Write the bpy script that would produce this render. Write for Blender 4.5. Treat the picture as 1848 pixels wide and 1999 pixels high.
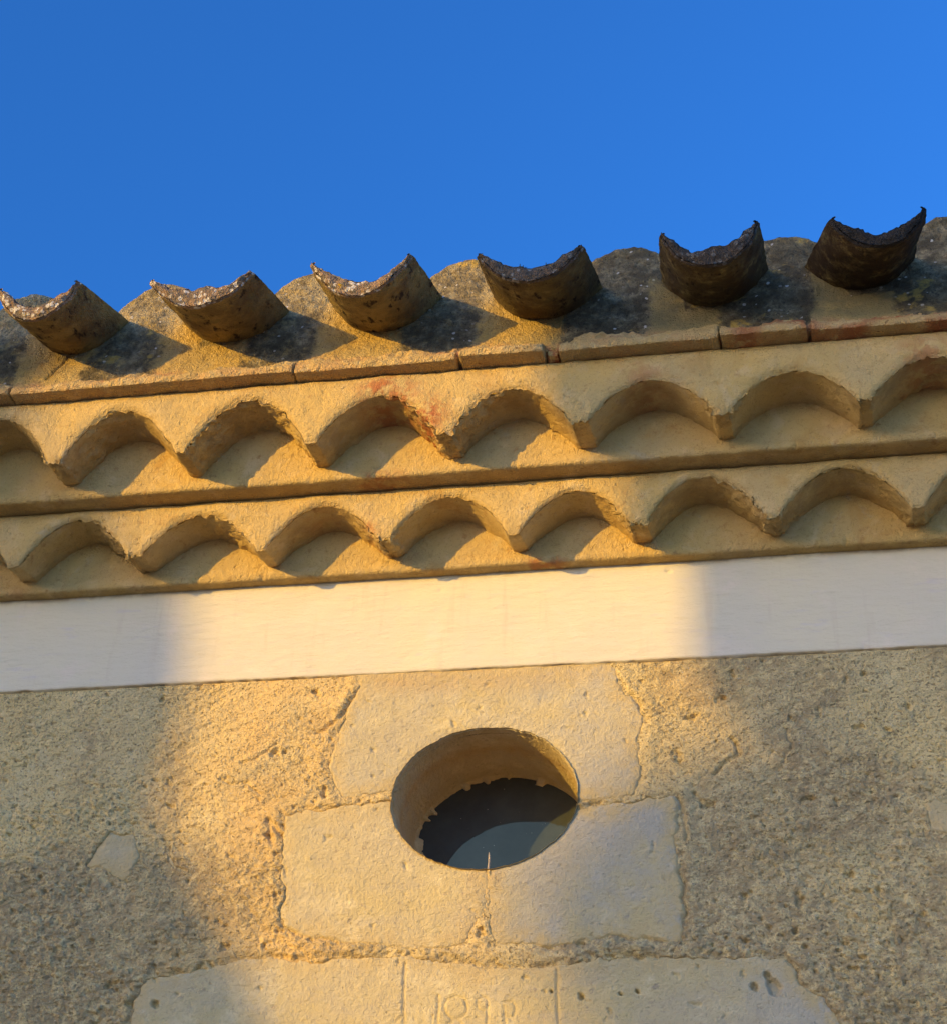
import bpy, math
import numpy as np
from mathutils import Vector, Matrix

S = bpy.context.scene
for o in list(bpy.data.objects): bpy.data.objects.remove(o)

# ------------------------------------------------------------ camera
YAW, PIT, ROL, FPX = 0.21852, 0.56600, 0.05268, 3627.87   # radians, focal in px of an 1848 px wide picture
def cam_basis():
    f = Vector((-math.sin(YAW)*math.cos(PIT), math.cos(YAW)*math.cos(PIT), math.sin(PIT)))
    r = Vector((math.cos(YAW), math.sin(YAW), 0)); u = r.cross(f)
    c, s = math.cos(ROL), math.sin(ROL)
    return f, c*r+s*u, -s*r+c*u
F_, R_, U_ = cam_basis()
cd = bpy.data.cameras.new("camera"); cam = bpy.data.objects.new("camera", cd); S.collection.objects.link(cam)
cam.matrix_world = Matrix(((R_.x, U_.x, -F_.x, 0), (R_.y, U_.y, -F_.y, 0), (R_.z, U_.z, -F_.z, 0), (0, 0, 0, 1)))
cd.sensor_fit = 'VERTICAL'; cd.sensor_height = 24.0; cd.lens = 24.0*FPX/1999.0
cd.clip_start = 0.05; cd.clip_end = 3000
S.camera = cam

# ------------------------------------------------------------ light
HORIZON_FILL, SKYK = 0.80, 1.32
SX, ST = 0.98, 0.24                     # sunlight goes (+SX, +1, -ST)
sd = Vector((SX, 1, -ST)).normalized()
sl = bpy.data.lights.new("sun", 'SUN'); sl.energy = 2.3; sl.angle = math.radians(0.53); sl.color = (1.0, 0.61, 0.10)
so = bpy.data.objects.new("sun", sl); S.collection.objects.link(so)
so.rotation_euler = sd.to_track_quat('-Z', 'Y').to_euler(); so.location = (-6, -6, 5)
W = bpy.data.worlds.new("World"); S.world = W; W.use_nodes = True
nt = W.node_tree; bg = nt.nodes['Background']
def nsky(oz, dust):
    k = nt.nodes.new('ShaderNodeTexSky'); k.sky_type = 'NISHITA'; k.sun_disc = False
    k.sun_elevation = math.asin(-sd.z); k.sun_rotation = math.atan2(-sd.x, -sd.y)
    k.air_density = 1.0; k.dust_density = dust; k.ozone_density = oz; return k.outputs[0]
def wn(t, **k):
    q = nt.nodes.new(t)
    for a, b in k.items(): setattr(q, a, b)
    return q
# clear deep blue overhead, warm glow added low on the horizon as fill light
sep = wn('ShaderNodeSeparateXYZ'); nt.links.new(wn('ShaderNodeTexCoord').outputs['Generated'], sep.inputs[0])
hz = wn('ShaderNodeMapRange'); hz.interpolation_type = 'SMOOTHSTEP'; nt.links.new(sep.outputs['Z'], hz.inputs['Value'])
for a, b in (('From Min', .58), ('From Max', .05), ('To Min', 0), ('To Max', HORIZON_FILL)): hz.inputs[a].default_value = b
def scale(c, f):
    q = wn('ShaderNodeVectorMath', operation='SCALE'); nt.links.new(c, q.inputs[0])
    if isinstance(f, float): q.inputs['Scale'].default_value = f
    else: nt.links.new(f, q.inputs['Scale'])
    return q.outputs[0]
add = wn('ShaderNodeVectorMath', operation='ADD')
tint = wn('ShaderNodeVectorMath', operation='MULTIPLY'); tint.inputs[1].default_value = (1.03, .985, .72); nt.links.new(scale(nsky(.7, 6.0), hz.outputs[0]), tint.inputs[0])
side = wn('ShaderNodeMapRange'); nt.links.new(sep.outputs['X'], side.inputs['Value'])      # paler toward the right-hand side of the sky
for a, b in (('From Min', -.55), ('From Max', .25), ('To Min', SKYK*.90), ('To Max', SKYK*1.22)): side.inputs[a].default_value = b
nt.links.new(scale(nsky(8.5, .1), side.outputs[0]), add.inputs[0]); nt.links.new(tint.outputs[0], add.inputs[1])
nt.links.new(add.outputs[0], bg.inputs[0]); bg.inputs[1].default_value = 0.15
S.view_settings.view_transform = 'Standard'; S.view_settings.look = 'None'
S.view_settings.exposure = 1.0; S.view_settings.gamma = 1.0

# ------------------------------------------------------------ helpers
D = 2.47916                              # the wall face stands at y = D; o is the projection out of it
COL = S.collection
def unp(px, py, o=0.0):                  # measured picture point -> point on the plane that stands o proud of the wall
    d = F_ + R_*((px-924)/FPX) - U_*((py-999.5)/FPX)
    d = d*((D-o)/d.y); return np.array((d.x, d.z))

rs = np.random.RandomState(7)
PERM = rs.permutation(256); PERM = np.concatenate([PERM, PERM, PERM])
GR = rs.normal(size=(256, 3)); GR /= np.linalg.norm(GR, axis=1)[:, None]
def noise(x, y, z, seed=0):
    x = x + seed*17.31; y = y + seed*9.77; z = z + seed*5.13
    xi = np.floor(x).astype(int); yi = np.floor(y).astype(int); zi = np.floor(z).astype(int)
    xf, yf, zf = x-xi, y-yi, z-zi
    xi &= 255; yi &= 255; zi &= 255
    f = lambda t: t*t*t*(t*(t*6-15)+10)
    u, v, w = f(xf), f(yf), f(zf)
    def g(a, b, c):
        h = PERM[PERM[PERM[(xi+a) & 255]+((yi+b) & 255)]+((zi+c) & 255)]
        q = GR[h]; return q[..., 0]*(xf-a)+q[..., 1]*(yf-b)+q[..., 2]*(zf-c)
    L = lambda a, b, t: a+(b-a)*t
    return 1.5*L(L(L(g(0,0,0), g(1,0,0), u), L(g(0,1,0), g(1,1,0), u), v), L(L(g(0,0,1), g(1,0,1), u), L(g(0,1,1), g(1,1,1), u), v), w)
def fbm(x, y, z, fr, oc=3, seed=0, gain=.5):
    a = 1; s = 0; t = 0
    for i in range(oc):
        s = s + a*noise(x*fr, y*fr, z*fr, seed+i); t += a; a *= gain; fr *= 2.03
    return s/t
def sstep(a, b, x):
    t = np.clip((x-a)/(b-a), 0, 1); return t*t*(3-2*t)
def poly_sd(x, z, P):                    # signed distance, negative inside
    P = np.array(P); n = len(P); d = np.full(x.shape, 1e9); ins = np.zeros(x.shape, bool)
    for i in range(n):
        a = P[i]; b = P[(i+1) % n]; e = b-a
        wx, wz = x-a[0], z-a[1]
        t = np.clip((wx*e[0]+wz*e[1])/(e@e), 0, 1)
        d = np.minimum(d, (wx-e[0]*t)**2+(wz-e[1]*t)**2)
        c = ((a[1] > z) != (b[1] > z)) & (x < (b[0]-a[0])*(z-a[1])/((b[1]-a[1]) if b[1] != a[1] else 1e-9)+a[0])
        ins ^= c
    d = np.sqrt(d); return np.where(ins, -d, d)
def line_d(x, z, P):
    d = np.full(x.shape, 1e9)
    for a, b in zip(P[:-1], P[1:]):
        a = np.array(a); b = np.array(b); e = b-a; wx, wz = x-a[0], z-a[1]
        t = np.clip((wx*e[0]+wz*e[1])/max(e@e, 1e-12), 0, 1)
        d = np.minimum(d, (wx-e[0]*t)**2+(wz-e[1]*t)**2)
    return np.sqrt(d)

def tag(o, label=None, cat=None, group=None, kind=None):
    if label: o['label'] = label
    if cat: o['category'] = cat
    if group: o['group'] = group
    if kind: o['kind'] = kind
    return o
def empty(name, loc, parent=None):
    o = bpy.data.objects.new(name, None); COL.objects.link(o); o.location = loc; o.empty_display_size = .1
    if parent: o.parent = parent
    return o
def mesh_obj(name, V, Q, mat, parent=None, masks=None, smooth=True, origin=None):
    """V (n,3) world vertices, Q (m,4) quads; unused vertices are dropped; origin = world point of the object"""
    V = np.asarray(V, float); Q = np.asarray(Q, int)
    used = np.unique(Q); mp = np.full(len(V), -1); mp[used] = np.arange(len(used)); V = V[used]; Q = mp[Q]
    org = np.zeros(3) if origin is None else np.array(origin, float)
    if parent is not None: pw = np.array(parent.matrix_world.translation if parent.parent is None else parent.get('_w', (0, 0, 0)))
    me = bpy.data.meshes.new(name)
    me.vertices.add(len(V)); me.vertices.foreach_set('co', (V-org).astype(np.float32).ravel())
    tri = Q.shape[1]
    me.loops.add(Q.size); me.loops.foreach_set('vertex_index', Q.astype(np.int32).ravel())
    me.polygons.add(len(Q)); me.polygons.foreach_set('loop_start', (np.arange(len(Q))*tri).astype(np.int32))
    me.polygons.foreach_set('loop_total', np.full(len(Q), tri, np.int32))
    me.polygons.foreach_set('use_smooth', np.full(len(Q), smooth))
    if masks:
        for k, m in masks.items():
            at = me.attributes.new(k, 'FLOAT', 'POINT'); at.data.foreach_set('value', np.asarray(m, float).ravel()[used].astype(np.float32))
    me.update(calc_edges=True); me.validate()
    me.materials.append(mat)
    o = bpy.data.objects.new(name, me); COL.objects.link(o)
    if parent is not None:
        o.parent = parent; o.location = org - np.array(WP.get(parent.name, (0, 0, 0)))
    else: o.location = org
    WP[o.name] = tuple(org)
    return o
WP = {}
def gq(nu, nv, wrap=False):
    i, j = np.meshgrid(np.arange(nu-1), np.arange(nv if wrap else nv-1), indexing='ij')
    j2 = (j+1) % nv
    return np.stack([i*nv+j, (i+1)*nv+j, (i+1)*nv+j2, i*nv+j2], -1).reshape(-1, 4)
def grid(name, X, Y, Z, mat, parent=None, masks=None, keep=None, flip=False, **k):
    nu, nv = X.shape; q = gq(nu, nv)
    if flip: q = q[:, ::-1]
    if keep is not None: q = q[keep.ravel()[q].all(1)]
    return mesh_obj(name, np.stack([X, Y, Z], -1).reshape(-1, 3), q, mat, parent, masks, **k)
def axis(lo, a, b, hi, fine, coarse=.06):
    l = np.arange(lo, a, coarse); r = np.arange(b+coarse, hi+coarse, coarse)
    return np.concatenate([l, np.arange(a, b, fine), [b], r])

# ------------------------------------------------------------ materials
class NT:
    def __init__(s, name):
        s.m = bpy.data.materials.new(name); s.m.use_nodes = True; s.t = s.m.node_tree; s.b = s.t.nodes['Principled BSDF']
        s.tc = s.t.nodes.new('ShaderNodeNewGeometry').outputs['Position']
    def n(s, t, **k):
        q = s.t.nodes.new(t)
        for a, b in k.items(): setattr(q, a, b)
        return q
    def l(s, a, b): s.t.links.new(a, b)
    def noise(s, sc, det=4, rough=.55, dist=0, vec=None, off=0):
        det = max(0, min(det, math.log2(850/max(sc, 1)) if vec is None else 3))
        q = s.n('ShaderNodeTexNoise'); q.inputs['Scale'].default_value = sc; q.inputs['Detail'].default_value = det
        q.inputs['Roughness'].default_value = rough; q.inputs['Distortion'].default_value = dist
        if off:
            a = s.n('ShaderNodeVectorMath', operation='ADD'); s.l(vec or s.tc, a.inputs[0]); a.inputs[1].default_value = (off, off*1.7, off*.6); vec = a.outputs[0]
        s.l(vec or s.tc, q.inputs['Vector']); return q.outputs['Fac']
    def vor(s, sc, feat='F1', rnd=1):
        q = s.n('ShaderNodeTexVoronoi', feature=feat); q.inputs['Scale'].default_value = sc; q.inputs['Randomness'].default_value = rnd
        s.l(s.tc, q.inputs['Vector']); return q
    def ramp(s, f, a, b, inv=False):
        q = s.n('ShaderNodeMapRange'); q.interpolation_type = 'SMOOTHSTEP'
        q.inputs['From Min'].default_value = a; q.inputs['From Max'].default_value = b
        if inv: q.inputs['To Min'].default_value = 1; q.inputs['To Max'].default_value = 0
        s.l(f, q.inputs['Value']); return q.outputs[0]
    def mix(s, f, a, b):
        q = s.n('ShaderNodeMix', data_type='RGBA')
        if isinstance(f, float): q.inputs[0].default_value = f
        else: s.l(f, q.inputs[0])
        for v, i in ((a, 6), (b, 7)):
            if isinstance(v, tuple): q.inputs[i].default_value = (*v, 1)
            else: s.l(v, q.inputs[i])
        return q.outputs[2]
    def math(s, op, a, b):
        q = s.n('ShaderNodeMath', operation=op)
        for v, i in ((a, 0), (b, 1)):
            if isinstance(v, (int, float)): q.inputs[i].default_value = v
            else: s.l(v, q.inputs[i])
        return q.outputs[0]
    def attr(s, nm):
        q = s.n('ShaderNodeAttribute'); q.attribute_name = nm; return q.outputs['Fac']
    def map(s, scale, rot=(0, 0, 0)):
        q = s.n('ShaderNodeMapping'); q.inputs['Scale'].default_value = scale; q.inputs['Rotation'].default_value = rot
        s.l(s.tc, q.inputs['Vector']); return q.outputs[0]
    def done(s, col, h=None, dist=.002, strength=1.0, rough=.92, spec=.15):
        s.l(col, s.b.inputs['Base Color']); s.b.inputs['Roughness'].default_value = rough
        s.b.inputs['Specular IOR Level'].default_value = spec
        if h is not None:
            q = s.n('ShaderNodeBump'); q.inputs['Distance'].default_value = dist; q.inputs['Strength'].default_value = strength
            s.l(h, q.inputs['Height']); s.l(q.outputs[0], s.b.inputs['Normal'])
        return s.m

def mat_limewash():                      # ochre limewash over the eaves
    s = NT('ochre_limewash')
    c = s.mix(s.ramp(s.noise(7, 5), .35, .65), (.61, .425, .15), (.57, .415, .18))
    c = s.mix(s.ramp(s.noise(24, 5, .65, .6, off=3), .5, .72), c, (.66, .49, .23))
    c = s.mix(s.math('MULTIPLY', s.ramp(s.noise(9, 5, .65, .8, off=23), .54, .70), .6), c, (.50, .30, .09))
    c = s.mix(s.math('MULTIPLY', s.ramp(s.noise(13, 5, .7, .5, off=29), .58, .72), .5), c, (.50, .43, .29))
    c = s.mix(s.ramp(s.noise(60, 4, .7, off=5), .56, .78), c, (.42, .25, .09))
    red = s.math('MULTIPLY', s.attr('red'), s.ramp(s.noise(45, 4, .65, off=8), .40, .58))
    c = s.mix(red, c, (.42, .15, .06))
    grime_shade = s.math('MULTIPLY', s.attr('grime_shade'), s.ramp(s.noise(30, 5, .7, off=11), .30, .62))  # dirt plus arch shade painted into the limewash
    c = s.mix(grime_shade, c, (.24, .155, .065))
    h = s.math('ADD', s.noise(140, 6, .65), s.math('MULTIPLY', s.noise(520, 4, .7), .55))
    h = s.math('SUBTRACT', h, s.math('MULTIPLY', s.ramp(s.noise(95, 4, .65, off=19), .60, .74), .5))
    c = s.mix(s.math('MULTIPLY', s.ramp(s.noise(230, 6, .8, off=33), .45, .33), .35), c, (.36, .23, .085))
    return s.done(c, h, .0034)
def mat_band():
    s = NT('cream_plaster')
    c = s.mix(s.ramp(s.noise(4, 4), .35, .65), (.72, .645, .45), (.685, .62, .465))
    c = s.mix(s.ramp(s.noise(11, 5, .6, .8, off=4), .5, .75), c, (.76, .655, .50))
    v = s.map((18, 18, 75))
    c = s.mix(s.ramp(s.noise(1, 4, .6, vec=v), .58, .8), c, (.66, .59, .49))
    dr = s.ramp(s.noise(1, 4, .6, vec=s.map((42, 42, 5)), off=7), .56, .74)
    c = s.mix(s.math('MULTIPLY', dr, .35), c, (.60, .50, .36))
    c = s.mix(s.math('MULTIPLY', s.attr('edge'), s.ramp(s.noise(28, 4, .6, off=9), .35, .6)), c, (.50, .40, .25))
    h = s.math('ADD', s.noise(1, 5, .62, vec=s.map((30, 30, 110), (0, .04, 0))), s.math('MULTIPLY', s.noise(260, 4), .18))
    return s.done(c, h, .0030, .8, .8)
def mat_render():
    s = NT('lime_render')
    c = s.mix(s.ramp(s.noise(5, 5, .6), .35, .66), (.68, .52, .23), (.62, .495, .25))
    c = s.mix(s.ramp(s.noise(16, 5, .65, .5, off=2), .45, .7), c, (.70, .56, .28))
    hh = s.noise(1, 3, .72, vec=s.map((105, 105, 175), (0, .12, 0))); h2 = s.noise(330, 2, .6, off=5)
    c = s.mix(s.math('MULTIPLY', s.ramp(hh, .46, .32), .8), c, (.29, .21, .10))
    c = s.mix(s.math('MULTIPLY', s.ramp(h2, .42, .33), .7), c, (.28, .21, .12))
    c = s.mix(s.math('MULTIPLY', s.ramp(h2, .60, .70), .7), c, (.76, .64, .36))
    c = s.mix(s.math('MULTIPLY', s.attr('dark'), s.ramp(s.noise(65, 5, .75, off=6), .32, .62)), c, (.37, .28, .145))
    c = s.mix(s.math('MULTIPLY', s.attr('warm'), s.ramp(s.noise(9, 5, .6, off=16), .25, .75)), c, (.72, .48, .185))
    g = s.vor(330); col = s.n('ShaderNodeSeparateColor'); s.l(g.outputs['Color'], col.inputs[0])
    c = s.mix(s.math('MULTIPLY', s.ramp(col.outputs[0], .94, .97), s.ramp(g.outputs['Distance'], .15, .45, True)), c, (.52, .45, .34))
    c = s.mix(s.math('MULTIPLY', s.ramp(col.outputs[1], .93, .98), s.ramp(g.outputs['Distance'], .1, .5, True)), c, (.20, .15, .09))
    h = s.math('ADD', s.math('MULTIPLY', hh, s.math('ADD', .45, s.math('MULTIPLY', s.ramp(s.noise(6, 3, .6, off=44), .35, .65), .75))), s.math('MULTIPLY', h2, .35))
    h = s.math('SUBTRACT', h, s.math('MULTIPLY', s.ramp(s.noise(210, 3, .6, off=9), .62, .72), .7))
    return s.done(c, h, .0058)
def mat_stone():
    s = NT('pale_limestone')
    c = s.mix(s.ramp(s.noise(6, 5, .6), .35, .66), (.58, .465, .225), (.56, .465, .27))
    c = s.mix(s.ramp(s.noise(22, 6, .7, .4, off=3), .48, .72), c, (.70, .59, .34))
    c = s.mix(s.ramp(s.noise(75, 5, .7, off=5), .57, .74), c, (.40, .32, .20))
    c = s.mix(s.math('MULTIPLY', s.attr('grey'), s.ramp(s.noise(14, 6, .65, off=12), .3, .66)), c, (.47, .43, .33))
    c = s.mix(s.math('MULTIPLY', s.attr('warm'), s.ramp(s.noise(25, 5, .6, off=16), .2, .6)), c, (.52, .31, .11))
    h2 = s.noise(210, 6, .8, off=31)
    c = s.mix(s.math('MULTIPLY', s.ramp(h2, .42, .32), .35), c, (.36, .28, .15))
    c = s.mix(s.math('MULTIPLY', s.ramp(s.noise(1, 3, .65, vec=s.map((12, 12, 45), (0, .2, 0))), .45, .70), .5), c, (.50, .42, .27))
    h = s.math('ADD', h2, s.math('MULTIPLY', s.noise(1, 5, .65, vec=s.map((90, 90, 260), (0, .25, 0))), .6))
    h = s.math('SUBTRACT', h, s.math('MULTIPLY', s.ramp(s.noise(160, 3, .6, off=9), .68, .76), .6))
    c = s.mix(s.math('MULTIPLY', s.attr('edge'), s.ramp(s.noise(55, 5, .7, off=26), .30, .58)), c, (.56, .43, .21))
    return s.done(c, h, .0028)
def mat_mortar():                        # under the tiles: ochre where sheltered, lichen-grey where rain runs, tile shade painted in
    s = NT('weathered_mortar')
    c = s.mix(s.ramp(s.noise(14, 5), .35, .65), (.56, .385, .125), (.50, .37, .16))
    c = s.mix(s.math('MULTIPLY', s.attr('red'), s.ramp(s.noise(50, 5, .65, off=8), .36, .56)), c, (.50, .25, .13))
    c = s.mix(s.ramp(s.noise(70, 5, .7, off=2), .55, .7), c, (.36, .24, .09))
    c = s.mix(s.math('MULTIPLY', s.attr('old'), s.ramp(s.noise(26, 5, .7, off=27), .2, .55)), c, (.29, .235, .105))  # ochre darkened to the right: weathering plus shade put into the colour
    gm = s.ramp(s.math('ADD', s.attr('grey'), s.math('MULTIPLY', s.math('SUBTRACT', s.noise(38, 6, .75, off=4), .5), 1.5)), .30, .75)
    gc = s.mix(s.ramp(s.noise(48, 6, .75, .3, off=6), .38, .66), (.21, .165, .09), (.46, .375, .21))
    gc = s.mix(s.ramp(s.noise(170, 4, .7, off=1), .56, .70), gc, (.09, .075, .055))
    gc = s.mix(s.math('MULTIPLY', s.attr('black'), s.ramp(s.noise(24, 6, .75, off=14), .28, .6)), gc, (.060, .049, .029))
    g = s.vor(105); col = s.n('ShaderNodeSeparateColor'); s.l(g.outputs['Color'], col.inputs[0])
    gc = s.mix(s.math('MULTIPLY', s.ramp(col.outputs[0], .90, .94), s.ramp(g.outputs['Distance'], .22, .34, True)), gc, (.66, .60, .50))
    gc = s.mix(s.ramp(s.noise(20, 4, .6, off=21), .60, .68), gc, (.50, .34, .09))
    c = s.mix(gm, c, gc)
    h = s.math('ADD', s.noise(110, 7, .72), s.math('MULTIPLY', s.noise(400, 4, .7), .5))
    return s.done(c, h, .0080)
def mat_tile():
    s = NT('old_terracotta')
    c = s.mix(s.ramp(s.noise(20, 5, .65), .35, .66), (.38, .28, .10), (.19, .135, .06))
    c = s.mix(s.ramp(s.noise(34, 5, .7, off=3), .53, .70), c, (.22, .18, .07))
    c = s.mix(s.ramp(s.noise(1, 5, .7, vec=s.map((55, 25, 55)), off=2), .54, .68), c, (.05, .038, .025))
    rim = s.attr('rim')                  # broken lip with lichen crust
    rc = s.mix(s.ramp(s.noise(60, 6, .8, off=5), .40, .62), (.36, .24, .15), (.17, .145, .11))
    g = s.vor(125); col = s.n('ShaderNodeSeparateColor'); s.l(g.outputs['Color'], col.inputs[0])
    cl = s.ramp(s.noise(35, 4, .6, off=31), .40, .50)
    rc = s.mix(s.math('MULTIPLY', s.math('MULTIPLY', s.ramp(col.outputs[0], .45, .55), s.ramp(g.outputs['Distance'], .40, .55, True)), cl), rc, (.70, .64, .54))
    rc = s.mix(s.ramp(s.noise(28, 5, .7, off=17), .62, .68), rc, (.50, .30, .03))
    rc = s.mix(s.attr('darken'), rc, (.045, .04, .035))  # lip blended toward near-black by a per-tile amount
    c = s.mix(s.math('MULTIPLY', s.attr('darken'), s.ramp(s.noise(30, 5, .7, off=41), .25, .55)), c, (.065, .042, .02))
    c = s.mix(s.ramp(s.math('ADD', rim, s.math('MULTIPLY', s.math('SUBTRACT', s.noise(70, 5, .7), .5), .8)), .35, .6), c, rc)
    h = s.math('ADD', s.noise(120, 7, .72), s.math('MULTIPLY', s.noise(420, 4, .7), .5))
    return s.done(c, h, .0085, rough=.95)
def mat_brick():
    s = NT('thin_brick')
    c = s.mix(s.ramp(s.noise(18, 5, .6), .38, .62), (.58, .37, .16), (.58, .41, .17))
    c = s.mix(s.ramp(s.noise(40, 6, .7, off=3), .48, .64), c, (.62, .46, .22))
    c = s.mix(s.math('MULTIPLY', s.attr('red'), s.ramp(s.noise(60, 4, .7, off=8), .35, .5)), c, (.40, .13, .055))
    c = s.mix(s.ramp(s.noise(90, 5, .7, off=5), .60, .75), c, (.20, .11, .05))
    h = s.math('ADD', s.noise(130, 6, .7), s.math('MULTIPLY', s.noise(420, 4, .7), .5))
    return s.done(c, h, .0075)
def mat_glass():
    s = NT('dusty_glass'); s.b.inputs['Roughness'].default_value = .02; s.b.inputs['IOR'].default_value = 1.55
    c = s.mix(s.ramp(s.noise(14, 6, .7), .3, .75), (.040, .050, .055), (.060, .072, .075))
    g = s.vor(240); col = s.n('ShaderNodeSeparateColor'); s.l(g.outputs['Color'], col.inputs[0])
    c = s.mix(s.math('MULTIPLY', s.ramp(col.outputs[0], .975, .985), s.ramp(g.outputs['Distance'], .1, .25, True)), c, (.35, .33, .3))
    s.l(c, s.b.inputs['Base Color']); s.b.inputs['Specular IOR Level'].default_value = .6; s.b.inputs['Specular Tint'].default_value = (1.0, .93, .50, 1)
    return s.m
def mat_plain(name, col, sc=8, rough=.9, var=.75):
    s = NT(name); c = s.mix(s.ramp(s.noise(sc, 5), .35, .65), col, tuple(v*var for v in col))
    return s.done(c, s.noise(sc*8, 5), .004, rough=rough)
M = dict(lime=mat_limewash(), band=mat_band(), render=mat_render(), stone=mat_stone(), mortar=mat_mortar(), tile=mat_tile(),
         brick=mat_brick(), glass=mat_glass(), street=mat_plain('street_paving', (.34, .28, .20), 1.2),
         far=mat_plain('blocker_render', (.50, .43, .33), 2), roof=mat_plain('neighbour_roof', (.36, .20, .12), 6),
         wood=mat_plain('pale_wood', (.62, .50, .36), 60), shutter=mat_plain('shutter_paint', (.12, .16, .17), 9), moss=mat_plain('moss', (.10, .11, .045), 60), dark=mat_plain('dark_room', (.02, .018, .015), 9))

# ------------------------------------------------------------ street and the added sun blockers behind the photographer (they cast the big soft shadows)
GZ = -1.6
gx = np.concatenate([-np.geomspace(1500, 6, 18), np.linspace(-5, 5, 11), np.geomspace(6, 1500, 18)])
GX, GY = np.meshgrid(gx, gx, indexing='ij')
GH = GZ + np.clip(np.hypot(GX, GY)-25, 0, 1e9)*0.0 + .01*noise(GX*.8, GY*.8, GX*0)
tag(grid('street', GX, GY, np.minimum(GH, GZ+.01), M['street']), kind='structure')

def prism(name, P, y0, y1, mat, parent=None):
    """solid with outline P (list of x,z) between y0 and y1"""
    n = len(P); V = [(x, y0, z) for x, z in P]+[(x, y1, z) for x, z in P]
    me = bpy.data.meshes.new(name); me.from_pydata(V, [], [list(range(n))[::-1], list(range(n, 2*n))]+[[i, (i+1) % n, (i+1) % n+n, i+n] for i in range(n)])
    me.materials.append(mat); o = bpy.data.objects.new(name, me); COL.objects.link(o)
    if parent: o.parent = parent
    return o
def shadow_x(xw, s): return xw - SX*s    # where the ray that reaches wall point xw passes at depth s in front of the wall
def shadow_z(zw, s): return zw + ST*s
def add_blocker(name, cat, P, s, y0, y1, label, mat):  # unseen solid added to block sun, outlined from its shadow on the wall
    root = empty(name, (shadow_x(P[0][0], s), D-s, GZ)); tag(root, label, cat)
    Q = [(shadow_x(a, s)-root.location.x, shadow_z(b, s)-GZ) for a, b in P]
    prism('wall', Q, y0, y1, mat, root)
    return root
# unseen solids added behind the photographer, outlined to cast the big soft shadows
add_blocker('left_sun_blocker', 'sun_blocker', [(-2.4, -2.6), (-.74, -2.6), (-.77, .70), (-.81, .80), (-.885, .93), (-.965, 1.04), (-1.01, 1.12), (-.99, 1.26), (-.995, 1.38), (-1.03, 1.62), (-1.03, 2.5), (-2.4, 2.5)], 6.4, 0, .12,
          'unseen pier across the lane behind the photographer, left one', M['far'])
add_blocker('right_sun_blocker', 'sun blocker', [(-.20, 1.27), (-.20, 2.45), (1.25, 2.45), (1.25, -2.2), (.45, -2.2), (.40, 1.0), (-.12, 1.20)], 4.8, -.12, 0,
          'unseen solid added behind the photographer to shade the right of the wall', M['far'])
add_blocker('far_sun_blocker', 'far_sun_blocker', [(-.36, -3.3)]+[tuple(unp(a, b)) for a, b in ((1120, 2060), (1090, 1960), (1010, 1850), (1000, 1780), (1030, 1700), (1080, 1630), (1140, 1560), (1240, 1490), (1370, 1440))]+[(1.2, 1.30), (1.2, -3.3)], 11.0, -2.0, 0,
          'unseen low barn beyond the lane with a sloping roof edge', M['far'])

# ------------------------------------------------------------ the house
house = empty('old_house', (0, D, GZ)); WP[house.name] = (0, D, GZ)
tag(house, 'old rendered house front with ochre tile-arch eaves, cream band and oval window', 'house')
OC = (-.5125, 1.1125); OA, OB = .1386, .1117           # oval window
def oval_r(x, z): return np.hypot((x-OC[0])/OA, (z-OC[1])/OB)
def oval_th(x, z): return np.arctan2((z-OC[1])/OB, (x-OC[0])/OA)
def hole_edge(th): z0 = th*0; return 1.0+.010*noise(th*6, z0, z0, 8)+.007*noise(th*19, z0, z0, 9)+.020*np.exp(-((th-1.0)/.25)**2)*(noise(th*30, z0, z0, 5)+.4)
PX = lambda L: [unp(a, b) for a, b in L]
upper = PX([(706, 1300), (703, 1342), (672, 1392), (655, 1450), (640, 1500), (652, 1530), (667, 1560), (720, 1554), (775, 1546), (900, 1600), (1120, 1566), (1243, 1556), (1252, 1500), (1247, 1440),
            (1260, 1408), (1252, 1384), (1232, 1358), (1214, 1345), (1200, 1300)])
left_b = PX([(553, 1586), (600, 1580), (660, 1574), (770, 1560), (930, 1640), (950, 1706), (948, 1780), (905, 1846), (840, 1858), (700, 1845), (590, 1826), (552, 1806), (545, 1780), (554, 1742), (546, 1706), (549, 1660)])
right_b = PX([(1120, 1577), (1230, 1562), (1318, 1550), (1322, 1620), (1327, 1700), (1334, 1780), (1336, 1844), (1250, 1836), (1190, 1828), (1130, 1842), (1080, 1852), (1020, 1842), (964, 1846), (953, 1790), (954, 1700), (954, 1640)])
lintel = PX([(284, 1910), (380, 1893), (470, 1874), (540, 1868), (620, 1876), (700, 1864), (790, 1866), (930, 1884), (1090, 1886), (1200, 1868), (1360, 1866), (1480, 1866), (1530, 1872), (1556, 1900),
             (1566, 1922), (1604, 1944), (1630, 1972), (1656, 2010), (1700, 2100), (1680, 2300), (230, 2300), (236, 2100), (250, 2000), (262, 1950)])
sm1 = PX([(168, 1692), (188, 1650), (215, 1622), (262, 1625), (276, 1672), (262, 1700), (240, 1722), (205, 1700)])
sm2 = PX([(325, 1660), (338, 1662), (346, 1684), (372, 1694), (368, 1706), (335, 1700), (322, 1680)])
sm3 = PX([(1800, 1566), (1830, 1556), (1870, 1572), (1890, 1610), (1860, 1640), (1815, 1622)])
sm4 = PX([(1424, 1480), (1470, 1470), (1492, 1498), (1480, 1520), (1446, 1500)])
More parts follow.
